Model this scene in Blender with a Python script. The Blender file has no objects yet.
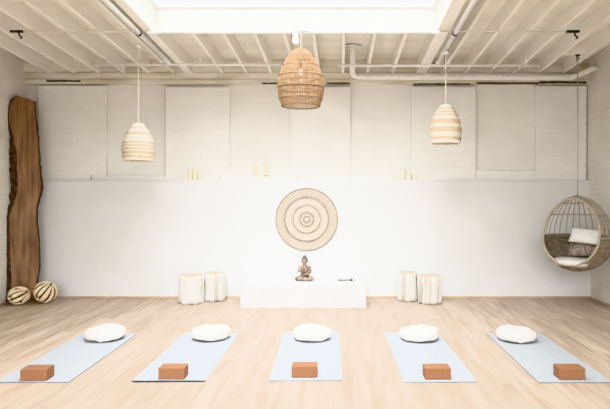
import bpy, bmesh, math, random
from mathutils import Vector, Matrix, noise
R = random.Random(7)
PI = math.pi
COL = bpy.context.scene.collection

# ------------------------------------------------------------------ room numbers (metres)
CAM_Z = 1.633
XL, XR = -4.99, 3.93           # side walls
YB = 9.10                      # face of the lower back wall
YU = 9.20                      # face of the brick piers above the ledge
YREC = 9.28                    # back of the blocked-up window bays
LEDGE = 1.853
Y0 = -1.6                      # rear end of the room, behind the camera
def zj(y): return 3.545 + (9.1 - y) * 0.062      # underside of the sloping joists
JD = 0.217
def zd(y): return zj(y) + JD                      # underside of the roof deck

SKY_LOW, SKY_HIGH = 0.6, 11.0
LOBE_EL, LOBE_P, LOBE_K, LOBE_W = 54, 6, 30.0, .36

# ------------------------------------------------------------------ material helpers
def new_mat(name):
    m = bpy.data.materials.new(name); m.use_nodes = True
    nt = m.node_tree
    return m, nt, nt.nodes['Principled BSDF']
def N(nt, typ, **kw):
    n = nt.nodes.new(typ)
    for k, v in kw.items():
        if k in n.inputs: n.inputs[k].default_value = v
        else: setattr(n, k, v)
    return n
def ramp(nt, fac, stops):
    r = nt.nodes.new('ShaderNodeValToRGB')
    els = r.color_ramp.elements
    while len(els) < len(stops): els.new(0.5)
    for e, (p, c) in zip(els, stops):
        e.position = p; e.color = (*c, 1)
    nt.links.new(fac, r.inputs['Fac'])
    return r.outputs['Color']
def mottled(name, c1, c2, scale=6.0, rough=0.7, bump=0.1, bscale=None, stretch=(1, 1, 1), detail=6, metallic=0.0, dist=0.01, lo=.35, hi=.65):
    m, nt, b = new_mat(name)
    tc = N(nt, 'ShaderNodeTexCoord'); mp = N(nt, 'ShaderNodeMapping'); mp.inputs['Scale'].default_value = stretch
    nt.links.new(tc.outputs['Object'], mp.inputs['Vector'])
    n1 = N(nt, 'ShaderNodeTexNoise', Scale=scale, Detail=detail)
    nt.links.new(mp.outputs[0], n1.inputs['Vector'])
    nt.links.new(ramp(nt, n1.outputs[0], [(lo, c1), (hi, c2)]), b.inputs['Base Color'])
    b.inputs['Roughness'].default_value = rough; b.inputs['Metallic'].default_value = metallic
    if bump:
        n2 = N(nt, 'ShaderNodeTexNoise', Scale=bscale or scale * 4, Detail=4.0)
        nt.links.new(mp.outputs[0], n2.inputs['Vector'])
        bp = N(nt, 'ShaderNodeBump', Strength=bump, Distance=dist)
        nt.links.new(n2.outputs[0], bp.inputs['Height']); nt.links.new(bp.outputs[0], b.inputs['Normal'])
    return m
def brick_mat(name, axes, c1, c2, bumpk=0.5, mortar=None, cvar=0.15):
    """whitewashed brick; axes = which object axes lie in the wall"""
    m, nt, b = new_mat(name)
    tc = N(nt, 'ShaderNodeTexCoord'); sp = N(nt, 'ShaderNodeSeparateXYZ'); cb = N(nt, 'ShaderNodeCombineXYZ')
    nt.links.new(tc.outputs['Object'], sp.inputs[0])
    nt.links.new(sp.outputs[axes[0]], cb.inputs[0]); nt.links.new(sp.outputs[axes[1]], cb.inputs[1])
    nz = N(nt, 'ShaderNodeTexNoise', Scale=9.0, Detail=3.0); nt.links.new(tc.outputs['Object'], nz.inputs['Vector'])
    wob = N(nt, 'ShaderNodeMix', data_type='RGBA'); wob.inputs['Factor'].default_value = 0.02
    nt.links.new(cb.outputs[0], wob.inputs['A']); nt.links.new(nz.outputs['Color'], wob.inputs['B'])
    br = N(nt, 'ShaderNodeTexBrick', Scale=1.0); br.inputs['Brick Width'].default_value = 0.215; br.inputs['Row Height'].default_value = 0.073
    br.inputs['Mortar Size'].default_value = 0.006; br.inputs['Mortar Smooth'].default_value = 0.6
    br.inputs['Color1'].default_value = (1, 1, 1, 1); br.inputs['Color2'].default_value = (1 - cvar,) * 3 + (1,); br.inputs['Mortar'].default_value = ((mortar or 0.72),) * 3 + (1,)
    nt.links.new(wob.outputs['Result'], br.inputs['Vector'])
    n1 = N(nt, 'ShaderNodeTexNoise', Scale=2.2, Detail=8.0); nt.links.new(tc.outputs['Object'], n1.inputs['Vector'])
    base = ramp(nt, n1.outputs[0], [(.3, c1), (.7, c2)])
    mx = N(nt, 'ShaderNodeMix', data_type='RGBA', blend_type='MULTIPLY'); mx.inputs['Factor'].default_value = 0.55
    nt.links.new(base, mx.inputs['A']); nt.links.new(br.outputs['Color'], mx.inputs['B'])
    nt.links.new(mx.outputs['Result'], b.inputs['Base Color'])
    n2 = N(nt, 'ShaderNodeTexNoise', Scale=25.0, Detail=5.0); nt.links.new(tc.outputs['Object'], n2.inputs['Vector'])
    ad = N(nt, 'ShaderNodeMath', operation='MULTIPLY_ADD'); ad.inputs[1].default_value = 0.5
    nt.links.new(n2.outputs[0], ad.inputs[0]); nt.links.new(br.outputs['Color'], ad.inputs[2])
    bp = N(nt, 'ShaderNodeBump', Strength=bumpk, Distance=0.012)
    nt.links.new(ad.outputs[0], bp.inputs['Height']); nt.links.new(bp.outputs[0], b.inputs['Normal'])
    b.inputs['Roughness'].default_value = 0.85
    return m
def floor_mat():
    m, nt, b = new_mat('oak_planks')
    tc = N(nt, 'ShaderNodeTexCoord'); sp = N(nt, 'ShaderNodeSeparateXYZ'); cb = N(nt, 'ShaderNodeCombineXYZ')
    nt.links.new(tc.outputs['Object'], sp.inputs[0])
    nt.links.new(sp.outputs[1], cb.inputs[0]); nt.links.new(sp.outputs[0], cb.inputs[1])
    br = N(nt, 'ShaderNodeTexBrick', Scale=1.0, offset=0.37); br.inputs['Brick Width'].default_value = 1.9; br.inputs['Row Height'].default_value = 0.165
    br.inputs['Mortar Size'].default_value = 0.0014; br.inputs['Mortar Smooth'].default_value = 0.3
    br.inputs['Color1'].default_value = (0, 0, 0, 1); br.inputs['Color2'].default_value = (1, 1, 1, 1); br.inputs['Mortar'].default_value = (.5, .5, .5, 1)
    nt.links.new(cb.outputs[0], br.inputs['Vector'])
    mp = N(nt, 'ShaderNodeMapping'); mp.inputs['Scale'].default_value = (9, .8, 1)
    nt.links.new(tc.outputs['Object'], mp.inputs['Vector'])
    # shift the grain from plank to plank
    va = N(nt, 'ShaderNodeVectorMath', operation='MULTIPLY_ADD'); va.inputs[1].default_value = (7, 13, 5)
    nt.links.new(br.outputs['Color'], va.inputs[0]); nt.links.new(mp.outputs[0], va.inputs[2])
    n1 = N(nt, 'ShaderNodeTexNoise', Scale=1.6, Detail=8.0, Distortion=.6); nt.links.new(va.outputs[0], n1.inputs['Vector'])
    grain = ramp(nt, n1.outputs[0], [(.3, FLOOR_D), (.52, FLOOR_M), (.72, FLOOR_L)])
    tone = ramp(nt, br.outputs['Color'], [(0, (.86, .845, .83)), (1, (1.08, 1.08, 1.075))])
    mx = N(nt, 'ShaderNodeMix', data_type='RGBA', blend_type='MULTIPLY'); mx.inputs['Factor'].default_value = 1
    nt.links.new(grain, mx.inputs['A']); nt.links.new(tone, mx.inputs['B'])
    gap = N(nt, 'ShaderNodeMix', data_type='RGBA'); gap.inputs['B'].default_value = (.16, .10, .06, 1)
    k = N(nt, 'ShaderNodeMath', operation='MULTIPLY'); k.inputs[1].default_value = .6; nt.links.new(br.outputs['Fac'], k.inputs[0])
    nt.links.new(k.outputs[0], gap.inputs['Factor']); nt.links.new(mx.outputs['Result'], gap.inputs['A'])
    nt.links.new(gap.outputs['Result'], b.inputs['Base Color'])
    b.inputs['Roughness'].default_value = 0.5; b.inputs['Specular IOR Level'].default_value = .35
    bp = N(nt, 'ShaderNodeBump', Strength=.15, Distance=.003, invert=True); nt.links.new(br.outputs['Fac'], bp.inputs['Height'])
    nt.links.new(bp.outputs[0], b.inputs['Normal'])
    return m
FLOOR_D, FLOOR_M, FLOOR_L = (.36, .262, .19), (.465, .365, .285), (.56, .455, .37)

M = {}
M['floor'] = floor_mat()
M['plaster'] = mottled('white_plaster', (.665, .655, .635), (.715, .705, .69), 1.6, .9, .25, 14, dist=.012)
M['brick_b'] = brick_mat('whitewashed_brick_back', (0, 2), (.80, .775, .72), (.86, .84, .795), .3, mortar=.86, cvar=.06)
M['brick_r'] = brick_mat('whitewashed_bay_back', (0, 2), (.78, .755, .70), (.83, .81, .76), .2, mortar=.93, cvar=.04)
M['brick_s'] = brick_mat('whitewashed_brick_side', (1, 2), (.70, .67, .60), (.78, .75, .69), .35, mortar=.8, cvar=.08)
M['paint'] = mottled('white_ceiling_paint', (.84, .80, .72), (.89, .865, .80), 5, .75, .15, 30, stretch=(1, .25, 1))
M['deck'] = mottled('ceiling_board_paint', (.77, .73, .635), (.85, .82, .735), 3, .85, .2, 20, stretch=(.3, 1.5, 1))
M['ledger'] = mottled('old_beam_paint', (.56, .50, .40), (.80, .765, .68), 4, .85, .5, 14, stretch=(.35, 1, 2), lo=.3, hi=.55)
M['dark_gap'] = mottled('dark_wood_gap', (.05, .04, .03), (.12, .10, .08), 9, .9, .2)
M['white_metal'] = mottled('white_enamelled_metal', (.80, .78, .74), (.86, .845, .81), 12, .4, 0)
M['black_metal'] = mottled('dark_iron', (.03, .028, .026), (.06, .055, .05), 20, .5, .05, metallic=.6)
M['grey_rod'] = mottled('grey_conduit_metal', (.42, .39, .35), (.55, .52, .47), 9, .5, 0)
M['skirting'] = mottled('oak_skirting', (.42, .29, .19), (.58, .43, .30), 8, .6, .1, stretch=(.3, 1, 1))
M['plinth'] = mottled('limewashed_plinth', (.60, .58, .565), (.72, .705, .69), 4, .8, .2, 30, stretch=(1, 1, 1.6))
M['mat'] = mottled('pale_blue_grey_foam', (.33, .342, .355), (.37, .383, .397), 40, .85, .15, 260, dist=.002)
M['mat_edge'] = mottled('dark_foam_underside', (.10, .11, .13), (.15, .16, .18), 40, .85, 0)
M['cotton'] = mottled('white_cotton', (.72, .685, .635), (.81, .785, .745), 14, .95, .35, 60, dist=.006)
M['cork'] = mottled('brown_cork', (.19, .085, .04), (.27, .125, .06), 90, .8, .15, 150, dist=.002, detail=2)
M['slab'] = mottled('walnut_slab', (.13, .064, .030), (.30, .165, .082), 3.2, .55, .1, 30, stretch=(5, 2, .55), detail=8)
M['bark'] = mottled('rough_bark', (.028, .017, .012), (.11, .066, .042), 14, .95, .9, 22, dist=.03)
M['rattan'] = mottled('tan_rattan', (.27, .155, .07), (.43, .275, .135), 30, .7, 0)
M['rattan_d'] = mottled('dark_tan_rattan', (.15, .08, .035), (.25, .145, .07), 30, .7, 0)
M['straw1'] = mottled('cream_straw', (.76, .69, .57), (.84, .78, .68), 16, .8, .1, stretch=(1, 1, 3))
M['straw2'] = mottled('honey_straw', (.56, .42, .27), (.68, .55, .39), 16, .8, .1, stretch=(1, 1, 3))
M['cord'] = mottled('cream_cord', (.74, .66, .50), (.80, .73, .58), 30, .8, 0)
M['dcord'] = mottled('grey_flex', (.35, .33, .30), (.42, .40, .37), 30, .6, 0)
M['egg'] = mottled('greyed_wicker', (.20, .16, .115), (.38, .32, .24), 10, .8, .7, 40, stretch=(1, 1, 5), dist=.02)
M['egg_rim'] = mottled('wicker_wrapped_rim', (.34, .285, .21), (.48, .415, .32), 40, .75, .4, 60)
M['fur'] = mottled('brown_grey_fur', (.20, .155, .12), (.46, .39, .32), 26, 1, 1, 40, dist=.03)
M['root'] = mottled('bleached_root_wood', (.66, .50, .31), (.84, .71, .50), 9, .8, .4, 30, dist=.01)
M['rootcore'] = mottled('dark_root_hollow', (.03, .018, .01), (.09, .05, .028), 14, .95, .3)
M['stick'] = mottled('bleached_stick', (.60, .57, .52), (.76, .74, .70), 9, .85, .3, 40, stretch=(6, 6, .6))
M['stick2'] = mottled('greyed_stick', (.36, .31, .255), (.60, .555, .49), 9, .85, .3, 40, stretch=(6, 6, .6))
M['stooltop'] = mottled('sawn_wood_top', (.52, .41, .29), (.68, .57, .43), 14, .8, .2)
M['stone'] = mottled('carved_tan_stone', (.10, .068, .05), (.34, .26, .20), 22, .9, .4, 90, dist=.004)
M['stone_d'] = mottled('weathered_stone_curls', (.09, .07, .058), (.22, .17, .135), 30, .9, .5, 110, dist=.004)
M['wax'] = mottled('ivory_wax', (.80, .745, .58), (.87, .83, .69), 8, .6, 0)
M['wick'] = M['dark_gap']
M['porcelain'] = mottled('frosted_white_bowl', (.86, .855, .84), (.9, .895, .88), 8, .5, 0)
M['mallet'] = mottled('dark_green_brown_stick', (.06, .055, .03), (.16, .14, .08), 30, .7, .2)
M['suede'] = mottled('beige_suede', (.50, .43, .33), (.58, .51, .41), 30, .9, .1)
M['wh1'] = mottled('wall_hanging_straw', (.44, .365, .285), (.57, .485, .395), 30, .85, .2)
M['wh2'] = mottled('wall_hanging_pale_straw', (.62, .53, .43), (.74, .66, .56), 30, .85, .2)
M['wh3'] = mottled('wall_hanging_grey_cane', (.26, .205, .155), (.36, .30, .24), 30, .85, .2)
def glass_mat(name, tint=(.96, .98, 1), gl=.06):
    m, nt, b = new_mat(name); nt.nodes.remove(b)
    out = nt.nodes['Material Output']
    t = N(nt, 'ShaderNodeBsdfTransparent'); t.inputs[0].default_value = (*tint, 1)
    g = N(nt, 'ShaderNodeBsdfGlossy', Roughness=.05)
    mx = N(nt, 'ShaderNodeMixShader'); mx.inputs[0].default_value = gl
    nt.links.new(t.outputs[0], mx.inputs[1]); nt.links.new(g.outputs[0], mx.inputs[2]); nt.links.new(mx.outputs[0], out.inputs[0])
    return m
M['glass'] = glass_mat('skylight_glass'); M['bulb'] = glass_mat('bulb_glass', (.95, .92, .86), .3)

# ------------------------------------------------------------------ mesh helpers
class MB:
    def __init__(s): s.v, s.f, s.mi = [], [], []
    def add(s, v, f, mi=0):
        o = len(s.v); s.v += [tuple(p) for p in v]; s.f += [tuple(i + o for i in q) for q in f]; s.mi += [mi] * len(f); return s
    def box(s, x0, x1, y0, y1, z0, z1, mi=0):
        return s.hexa([(x0, y0, z0), (x1, y0, z0), (x1, y1, z0), (x0, y1, z0), (x0, y0, z1), (x1, y0, z1), (x1, y1, z1), (x0, y1, z1)], mi)
    def hexa(s, v, mi=0):
        return s.add(v, [(0, 3, 2, 1), (4, 5, 6, 7), (0, 1, 5, 4), (1, 2, 6, 5), (2, 3, 7, 6), (3, 0, 4, 7)], mi)
    def tube(s, pts, r, n=8, closed=False, mi=0, cap=True):
        pts = [Vector(p) for p in pts]; k = len(pts)
        rs = r if isinstance(r, (list, tuple)) else [r] * k
        T = []
        for i in range(k):
            a = pts[(i - 1) % k] if (closed or i > 0) else pts[i]
            b = pts[(i + 1) % k] if (closed or i < k - 1) else pts[i]
            T.append((b - a).normalized())
        up = Vector((0, 0, 1)) if abs(T[0].z) < .9 else Vector((1, 0, 0))
        nrm = (up - T[0] * up.dot(T[0])).normalized()
        V = []
        for i in range(k):
            if i: nrm = (nrm - T[i] * nrm.dot(T[i])).normalized()
            bn = T[i].cross(nrm)
            for j in range(n):
                a = 2 * PI * j / n
                V.append(pts[i] + (nrm * math.cos(a) + bn * math.sin(a)) * rs[i])
        F = []
        for i in range(k if closed else k - 1):
            for j in range(n):
                a, b = i * n + j, i * n + (j + 1) % n
                c, d = ((i + 1) % k) * n + (j + 1) % n, ((i + 1) % k) * n + j
                F.append((a, b, c, d))
        if cap and not closed:
            F.append(tuple(range(n))[::-1]); F.append(tuple(range((k - 1) * n, k * n)))
        return s.add(V, F, mi)
    def lathe(s, prof, n=32, c=(0, 0, 0), mi=0, cap0=True, cap1=True):
        V = [(c[0] + r * math.cos(2 * PI * j / n), c[1] + r * math.sin(2 * PI * j / n), c[2] + z) for r, z in prof for j in range(n)]
        F = [(i * n + j, i * n + (j + 1) % n, (i + 1) * n + (j + 1) % n, (i + 1) * n + j) for i in range(len(prof) - 1) for j in range(n)]
        if cap0: F.append(tuple(range(n))[::-1])
        if cap1: F.append(tuple(range((len(prof) - 1) * n, len(prof) * n)))
        return s.add(V, F, mi)
    def ring(s, R_, r, z=0, c=(0, 0, 0), n=48, m=6, mi=0, axis='z'):
        pts = []
        for j in range(n):
            a = 2 * PI * j / n
            pts.append((c[0] + R_ * math.cos(a), c[1] + R_ * math.sin(a), c[2] + z) if axis == 'z' else (c[0] + R_ * math.cos(a), c[1] + z, c[2] + R_ * math.sin(a)))
        return s.tube(pts, r, m, True, mi)
    def ellipsoid(s, c, rad, nu=16, nv=10, rot=None, mi=0):
        V = []; 
        for i in range(nv + 1):
            th = PI * i / nv
            for j in range(nu):
                ph = 2 * PI * j / nu
                p = Vector((rad[0] * math.sin(th) * math.cos(ph), rad[1] * math.sin(th) * math.sin(ph), -rad[2] * math.cos(th)))
                if rot: p = rot @ p
                V.append(p + Vector(c))
        F = [(i * nu + j, i * nu + (j + 1) % nu, (i + 1) * nu + (j + 1) % nu, (i + 1) * nu + j) for i in range(nv) for j in range(nu)]
        return s.add(V, F, mi)
    def build(s, name, mats, parent=None, smooth=False, bevel=0, weld=False):
        me = bpy.data.meshes.new(name); me.from_pydata(s.v, [], s.f); me.update()
        if not isinstance(mats, (list, tuple)): mats = [mats]
        for m in mats: me.materials.append(m)
        me.polygons.foreach_set('material_index', s.mi)
        bm = bmesh.new(); bm.from_mesh(me)
        if weld: bmesh.ops.remove_doubles(bm, verts=bm.verts, dist=1e-5)
        if bevel: bmesh.ops.bevel(bm, geom=list(bm.edges), offset=bevel, segments=2, profile=.6, affect='EDGES')
        bmesh.ops.recalc_face_normals(bm, faces=bm.faces)
        bm.to_mesh(me); bm.free()
        if smooth: me.polygons.foreach_set('use_smooth', [True] * len(me.polygons))
        o = bpy.data.objects.new(name, me); COL.objects.link(o); o.parent = parent
        return o
def tag(o, label=None, cat=None, group=None, kind=None):
    if label: o['label'] = label
    if cat: o['category'] = cat
    if group: o['group'] = group
    if kind: o['kind'] = kind
    return o
def empty(name, loc=(0, 0, 0), rz=0):
    o = bpy.data.objects.new(name, None); o.empty_display_size = .1; COL.objects.link(o); o.location = loc; o.rotation_euler = (0, 0, rz); return o
def struct(o, label=None):
    o['kind'] = 'structure'
    if label: o['label'] = label
    return o
def clone(root, loc=None, rz=None):
    r = root.copy(); COL.objects.link(r)
    if loc is not None: r.location = loc
    if rz is not None: r.rotation_euler = (0, 0, rz)
    for ch in list(root.children):
        c = ch.copy(); COL.objects.link(c); c.parent = r
        for g in list(ch.children):
            d = g.copy(); COL.objects.link(d); d.parent = c
    return r

# ================================================================== THE ROOM
struct(MB().box(XL - .3, XR + .3, Y0, 9.6, -.12, 0).build('floor', M['floor']), 'pale oak plank floor')
# left and right walls follow the roof slope
def side_wall(x0, x1):
    return MB().hexa([(x0, Y0, -.05), (x1, Y0, -.05), (x1, 9.6, -.05), (x0, 9.6, -.05), (x0, Y0, zd(Y0) + .1), (x1, Y0, zd(Y0) + .1), (x1, 9.6, zd(9.6) + .1), (x0, 9.6, zd(9.6) + .1)])
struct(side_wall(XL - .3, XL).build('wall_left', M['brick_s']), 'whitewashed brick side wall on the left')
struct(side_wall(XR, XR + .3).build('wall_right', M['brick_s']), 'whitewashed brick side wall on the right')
# lower back wall with a slightly uneven top edge (a ledge)
mb = MB(); nx = 120
for i in range(nx + 1):
    x = XL + (XR - XL) * i / nx
    dz = .012 * noise.noise((x * 3, 0, 0)) + .008 * noise.noise((x * 11, 4, 0))
    mb.v += [(x, YB, -.05), (x, YB, LEDGE - .03 + dz), (x, YB + .02, LEDGE), (x, 9.4, LEDGE), (x, 9.4, -.05)]
for i in range(nx):
    for k in range(5): mb.f.append((i * 5 + k, i * 5 + (k + 1) % 5, (i + 1) * 5 + (k + 1) % 5, (i + 1) * 5 + k)); mb.mi.append(0)
struct(mb.build('wall_back', M['plaster']), 'smooth white plaster lower back wall')
struct(MB().box(XL, XR, YREC, 9.4, LEDGE, zd(9.3) + .05).build('wall_back_upper', M['brick_r']), 'upper back wall of blocked-up window bays')
def bx(px): return (px - 340) / 63.0            # positions along the upper back wall
# the brick piers between the bays, with ragged edges
PT = 3.345
def pier(x0, x1, ztop, name):
    nz_ = 44; mb = MB()
    for i in range(nz_ + 1):
        z = LEDGE + (ztop - LEDGE) * i / nz_
        j = .008 if (i // 2) % 2 else 0
        a = x0 + j + R.uniform(-.004, .004); b = x1 - j + R.uniform(-.004, .004)
        mb.v += [(a, YREC + .01, z), (a, YU + .006, z), (a + .008, YU, z), (b - .008, YU, z), (b, YU + .006, z), (b, YREC + .01, z)]
    for i in range(nz_):
        for k in range(5): mb.f.append((i * 6 + k, i * 6 + k + 1, (i + 1) * 6 + k + 1, (i + 1) * 6 + k)); mb.mi.append(0)
    mb.f += [(0, 1, 2, 3, 4, 5), tuple(nz_ * 6 + k for k in range(6))]; mb.mi += [0, 0]
    return struct(mb.build(name, M['brick_b']), 'whitewashed brick pier of the back wall')
for i, (a, b, t) in enumerate([(38, 106.5, 3.35), (165, 230, 3.325), (290, 350.6, 3.33), (411, 476, 3.335), (536, 588, 3.345)]):
    pier(bx(a), min(bx(b), XR - .01), t, 'trim_%d' % (i + 1))
# sills of the blocked-up bays (rough, painted)
def sill(x0, x1, z1, name):
    mb = MB(); n = 26
    for i in range(n + 1):
        x = x0 + (x1 - x0) * i / n; d = .014 * noise.noise((x * 9, z1, 3)); e = .016 * noise.noise((x * 13, 7, z1))
        mb.v += [(x, YREC + .01, LEDGE), (x, YU + .004 + e * .5, LEDGE), (x, YU + .004 + e, z1 - .02 + d), (x, YU + .016, z1 + d), (x, YREC + .01, z1 + .004)]
    for i in range(n):
        for k in range(5): mb.f.append((i * 5 + k, i * 5 + (k + 1) % 5, (i + 1) * 5 + (k + 1) % 5, (i + 1) * 5 + k)); mb.mi.append(0)
    return struct(mb.build(name, M['brick_r']), 'rough painted sill of a blocked-up window bay')
for i, (a, b, z) in enumerate([(106.5, 165, 1.925), (230, 290, 1.93), (350.6, 411, 1.93), (476, 536, 2.01)]):
    sill(bx(a), bx(b), z, 'trim_%d' % (i + 6))
# old timbers along the top of the back wall
struct(MB().box(XL, XR, 9.13, YREC + .02, 3.452, zj(9.13) + .004).build('trim_10', M['ledger'], bevel=.006), 'upper painted timber along the top of the back wall')
struct(MB().box(XL, XR, 9.165, YREC + .02, 3.375, 3.446).build('trim_11', M['ledger'], bevel=.006), 'lower painted timber along the top of the back wall')
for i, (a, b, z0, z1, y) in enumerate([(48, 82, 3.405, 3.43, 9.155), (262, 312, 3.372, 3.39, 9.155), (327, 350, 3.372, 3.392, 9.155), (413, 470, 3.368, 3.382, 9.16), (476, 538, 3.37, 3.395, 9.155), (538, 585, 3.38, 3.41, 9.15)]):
    mb = MB(); n = 14  # dark-coloured strips paint in the shade of the gaps under the timbers
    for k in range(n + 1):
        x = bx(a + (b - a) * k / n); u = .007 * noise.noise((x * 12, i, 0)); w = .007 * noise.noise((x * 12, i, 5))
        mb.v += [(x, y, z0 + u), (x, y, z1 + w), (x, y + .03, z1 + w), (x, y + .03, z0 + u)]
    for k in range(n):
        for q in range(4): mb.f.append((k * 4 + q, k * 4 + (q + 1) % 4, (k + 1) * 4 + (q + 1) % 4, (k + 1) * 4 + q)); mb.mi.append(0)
    struct(mb.build('trim_%d' % (12 + i), M['dark_gap']), 'dark strip standing in for the shaded gap under the wall timbers')
struct(MB().box(XL + .005, XR - .005, YB - .014, YB - .0005, 0.001, .03).build('baseboard_back', M['skirting']), 'low oak skirting strip')
struct(MB().box(XR - .014, XR - .0005, Y0, YB - .016, 0.001, .03).build('baseboard_right', M['skirting']))
struct(MB().box(XL + .0005, XL + .014, Y0, YB - .016, 0.001, .03).build('baseboard_left', M['skirting']))

# roof deck with the skylight opening
SX0, SX1, SY0, SY1 = -2.32, 1.20, 3.0, 7.28
mb = MB()
def slab_piece(mb, x0, x1, y0, y1, f0, f1, mi=0):
    mb.hexa([(x0, y0, f0(y0)), (x1, y0, f0(y0)), (x1, y1, f0(y1)), (x0, y1, f0(y1)), (x0, y0, f1(y0)), (x1, y0, f1(y0)), (x1, y1, f1(y1)), (x0, y1, f1(y1))], mi)
up = lambda d: (lambda y: zd(y) + d)
jo = lambda d: (lambda y: zj(y) + d)
hx0, hx1, hy0, hy1 = SX0 - .051, SX1 + .051, SY0 - .051, SY1 + .051
slab_piece(mb, XL - .3, hx0, Y0, 9.6, up(0), up(.08)); slab_piece(mb, hx1, XR + .3, Y0, 9.6, up(0), up(.08))
slab_piece(mb, hx0, hx1, hy1, 9.6, up(0), up(.08)); slab_piece(mb, hx0, hx1, Y0, hy0, up(0), up(.08))
struct(mb.build('ceiling', M['deck']), 'painted board roof deck')
# joists, each its own timber
JP_L = [48, 72.6, 97.5, 122.7, 147.8, 172.4]; JP_M = [221.7, 246, 271, 295, 318.5, 343, 368, 393]; JP_R = [442.5, 466, 490.5, 515, 540, 565]
def jx(px): return (px - 340) / 63.74
def joist(x, y0, y1, w=.044, lab=None, cat='joist'):
    mb = MB(); slab_piece(mb, x - w / 2, x + w / 2, y0, y1, jo(0), lambda y: zd(y) - .0005)
    o = mb.build('ceiling_joist', M['paint'], bevel=.004); return struct(o, lab or 'white painted ceiling joist')
for p in JP_L + JP_R: joist(jx(p), Y0, 9.24)
for p in JP_M: joist(jx(p), SY1 + .05, 9.24)
joist(-2.385, Y0, 9.24, .115, 'wide white beam beside the skylight on the left')
joist(1.285, Y0, 9.24, .155, 'wide white beam beside the skylight on the right')
# blocking between the joists above the wall
xs = [XL] + [jx(p) for p in JP_L] + [-2.385] + [jx(p) for p in JP_M] + [1.285] + [jx(p) for p in JP_R] + [XR]
mb = MB()
for a, b in zip(xs, xs[1:]): slab_piece(mb, a + .001, b - .001, 9.14, 9.2, jo(.012), lambda y: zd(y) - .001)
struct(mb.build('trim_18', M['ledger']), 'boards closing the gaps between the joists at the wall')
# header timber at the far end of the skylight
mb = MB(); slab_piece(mb, SX0 - .005, SX1 + .005, SY1 + .001, SY1 + .049, jo(0), up(-.001)); struct(mb.build('trim_19', M['paint']), 'header timber of the skylight')
# short bearer for the hanging chair
CHX, CHY = 3.40, 8.30
mb = MB(); slab_piece(mb, jx(540) + .022, jx(565) - .022, CHY - .03, CHY + .03, jo(.03), lambda y: zd(y) - .002); struct(mb.build('trim_20', M['paint']), 'short bearer between two joists above the hanging chair')

# skylight: curb, frame, bars, panes
sk = struct(empty('window_1'), 'large glazed skylight in the roof')
mb = MB(); c = .05
for (x0, x1, y0, y1) in [(SX0 - c, SX0, SY0 - c, SY1 + c), (SX1, SX1 + c, SY0 - c, SY1 + c), (SX0, SX1, SY0 - c, SY0), (SX0, SX1, SY1, SY1 + c)]:
    slab_piece(mb, x0, x1, y0, y1, up(.0), up(.16))
mb.build('curb', M['white_metal'], sk)
mb = MB()
for (x0, x1, y0, y1) in [(SX0, SX0 + .05, SY0, SY1), (SX1 - .05, SX1, SY0, SY1), (SX0 + .05, SX1 - .05, SY0, SY0 + .05), (SX0 + .05, SX1 - .05, SY1 - .05, SY1)]:
    slab_piece(mb, x0, x1, y0, y1, up(.09), up(.15))
mb.build('window_frame', M['white_metal'], sk)
mb = MB(); slab_piece(mb, SX0 + .05, SX1 - .05, 5.97, 6.03, up(.085), up(.15)); mb.build('glazing_bar', M['white_metal'], sk)
for y0, y1 in [(SY0 + .05, 5.97), (6.03, SY1 - .05)]:
    mb = MB(); slab_piece(mb, SX0 + .05, SX1 - .05, y0, y1, up(.115), up(.121)); mb.build('pane', M['glass'], sk)

# ================================================================== PIPES AND CONDUITS
def conduit(pts, r, mat, name, label, cat, n=10):
    return tag(MB().tube(pts, r, n).build(name, mat, smooth=True), label, cat)
for X, y1, lab in [(-2.47, 8.34, 'thick white conduit pipe running beside the skylight on the left'), (1.415, 8.34, 'thick white conduit pipe running beside the skylight on the right')]:
    r = .029
    root = empty('conduit_pipe', (X, 8.0, zj(8.0) - .06)); tag(root, lab, 'pipe')
    f = lambda y: (0, y - 8.0, (zj(y) - zj(8.0)))
    MB().tube([f(0.), f(y1)], r, 12).build('pipe', M['white_metal'], root, True)
    MB().tube([f(y1 - .05), f(y1 + .03)], r + .008, 12).build('end_cap', M['white_metal'], root, True)
    for yy in (5.2, 7.12):
        q = f(yy); MB().tube([(q[0], q[1] - .018, q[2]), (q[0], q[1] + .018, q[2])], r + .006, 12).build('pipe_clamp', M['black_metal'] if yy > 7 else M['white_metal'], root, True)
Yc = 8.40; zc = zj(Yc) - .022 - .06
for a, b, dz, lab in [(91, 303, 0, 'thin white horizontal conduit under the joists, left run'), (337, 541, -.012, 'thin white horizontal conduit under the joists, right run')]:
    xa, xb = (a - 340) * Yc / 580, (b - 340) * Yc / 580
    root = empty('cross_conduit', ((xa + xb) / 2, Yc, zc + dz)); tag(root, lab, 'pipe')
    L = (xb - xa) / 2
    MB().tube([(-L, 0, 0), (L, 0, 0)], .019, 10).build('pipe', M['white_metal'], root, True)
    for t in (-.85, 0.03, .85): 
        MB().box(t * L - .012, t * L + .012, -.012, .012, .015, .1 - dz).build('hanger_strap', M['white_metal'], root)
# thin rod along the skylight header, its end clamps and its white lamp-holder boxes
Yr = 7.20; zr_ = zj(Yr) - .012
root = empty('rod', (0, Yr, zr_)); tag(root, 'thin painted rod crossing under the joists from side to side at the skylight edge', 'rod')
MB().tube([(-4.09, 0, 0), (2.95, 0, 0)], .0085, 8).build('bar', M['paint'], root, True)
for x in (-4.0, 2.90):
    cl = MB().box(x - .09, x + .07, -.02, .02, -.013, .012).build('end_clamp', M['black_metal'], root, bevel=.003)
    MB().tube([(x + .01, 0, -.013), (x + .02, 0, -.05), (x + .05, 0, -.075), (x + .03, 0, -.09)], .011, 6).build('hook', M['black_metal'], cl, True)
MB().tube([(-2.24, 0, -.006), (1.16, 0, -.006)], .019, 10).build('sleeve_tube', M['white_metal'], root, True)
for x in (-2.33, 1.19):
    MB().box(x - .055, x + .055, -.03, .03, -.03, .011).build('junction_box', M['white_metal'], root, bevel=.006)
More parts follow.
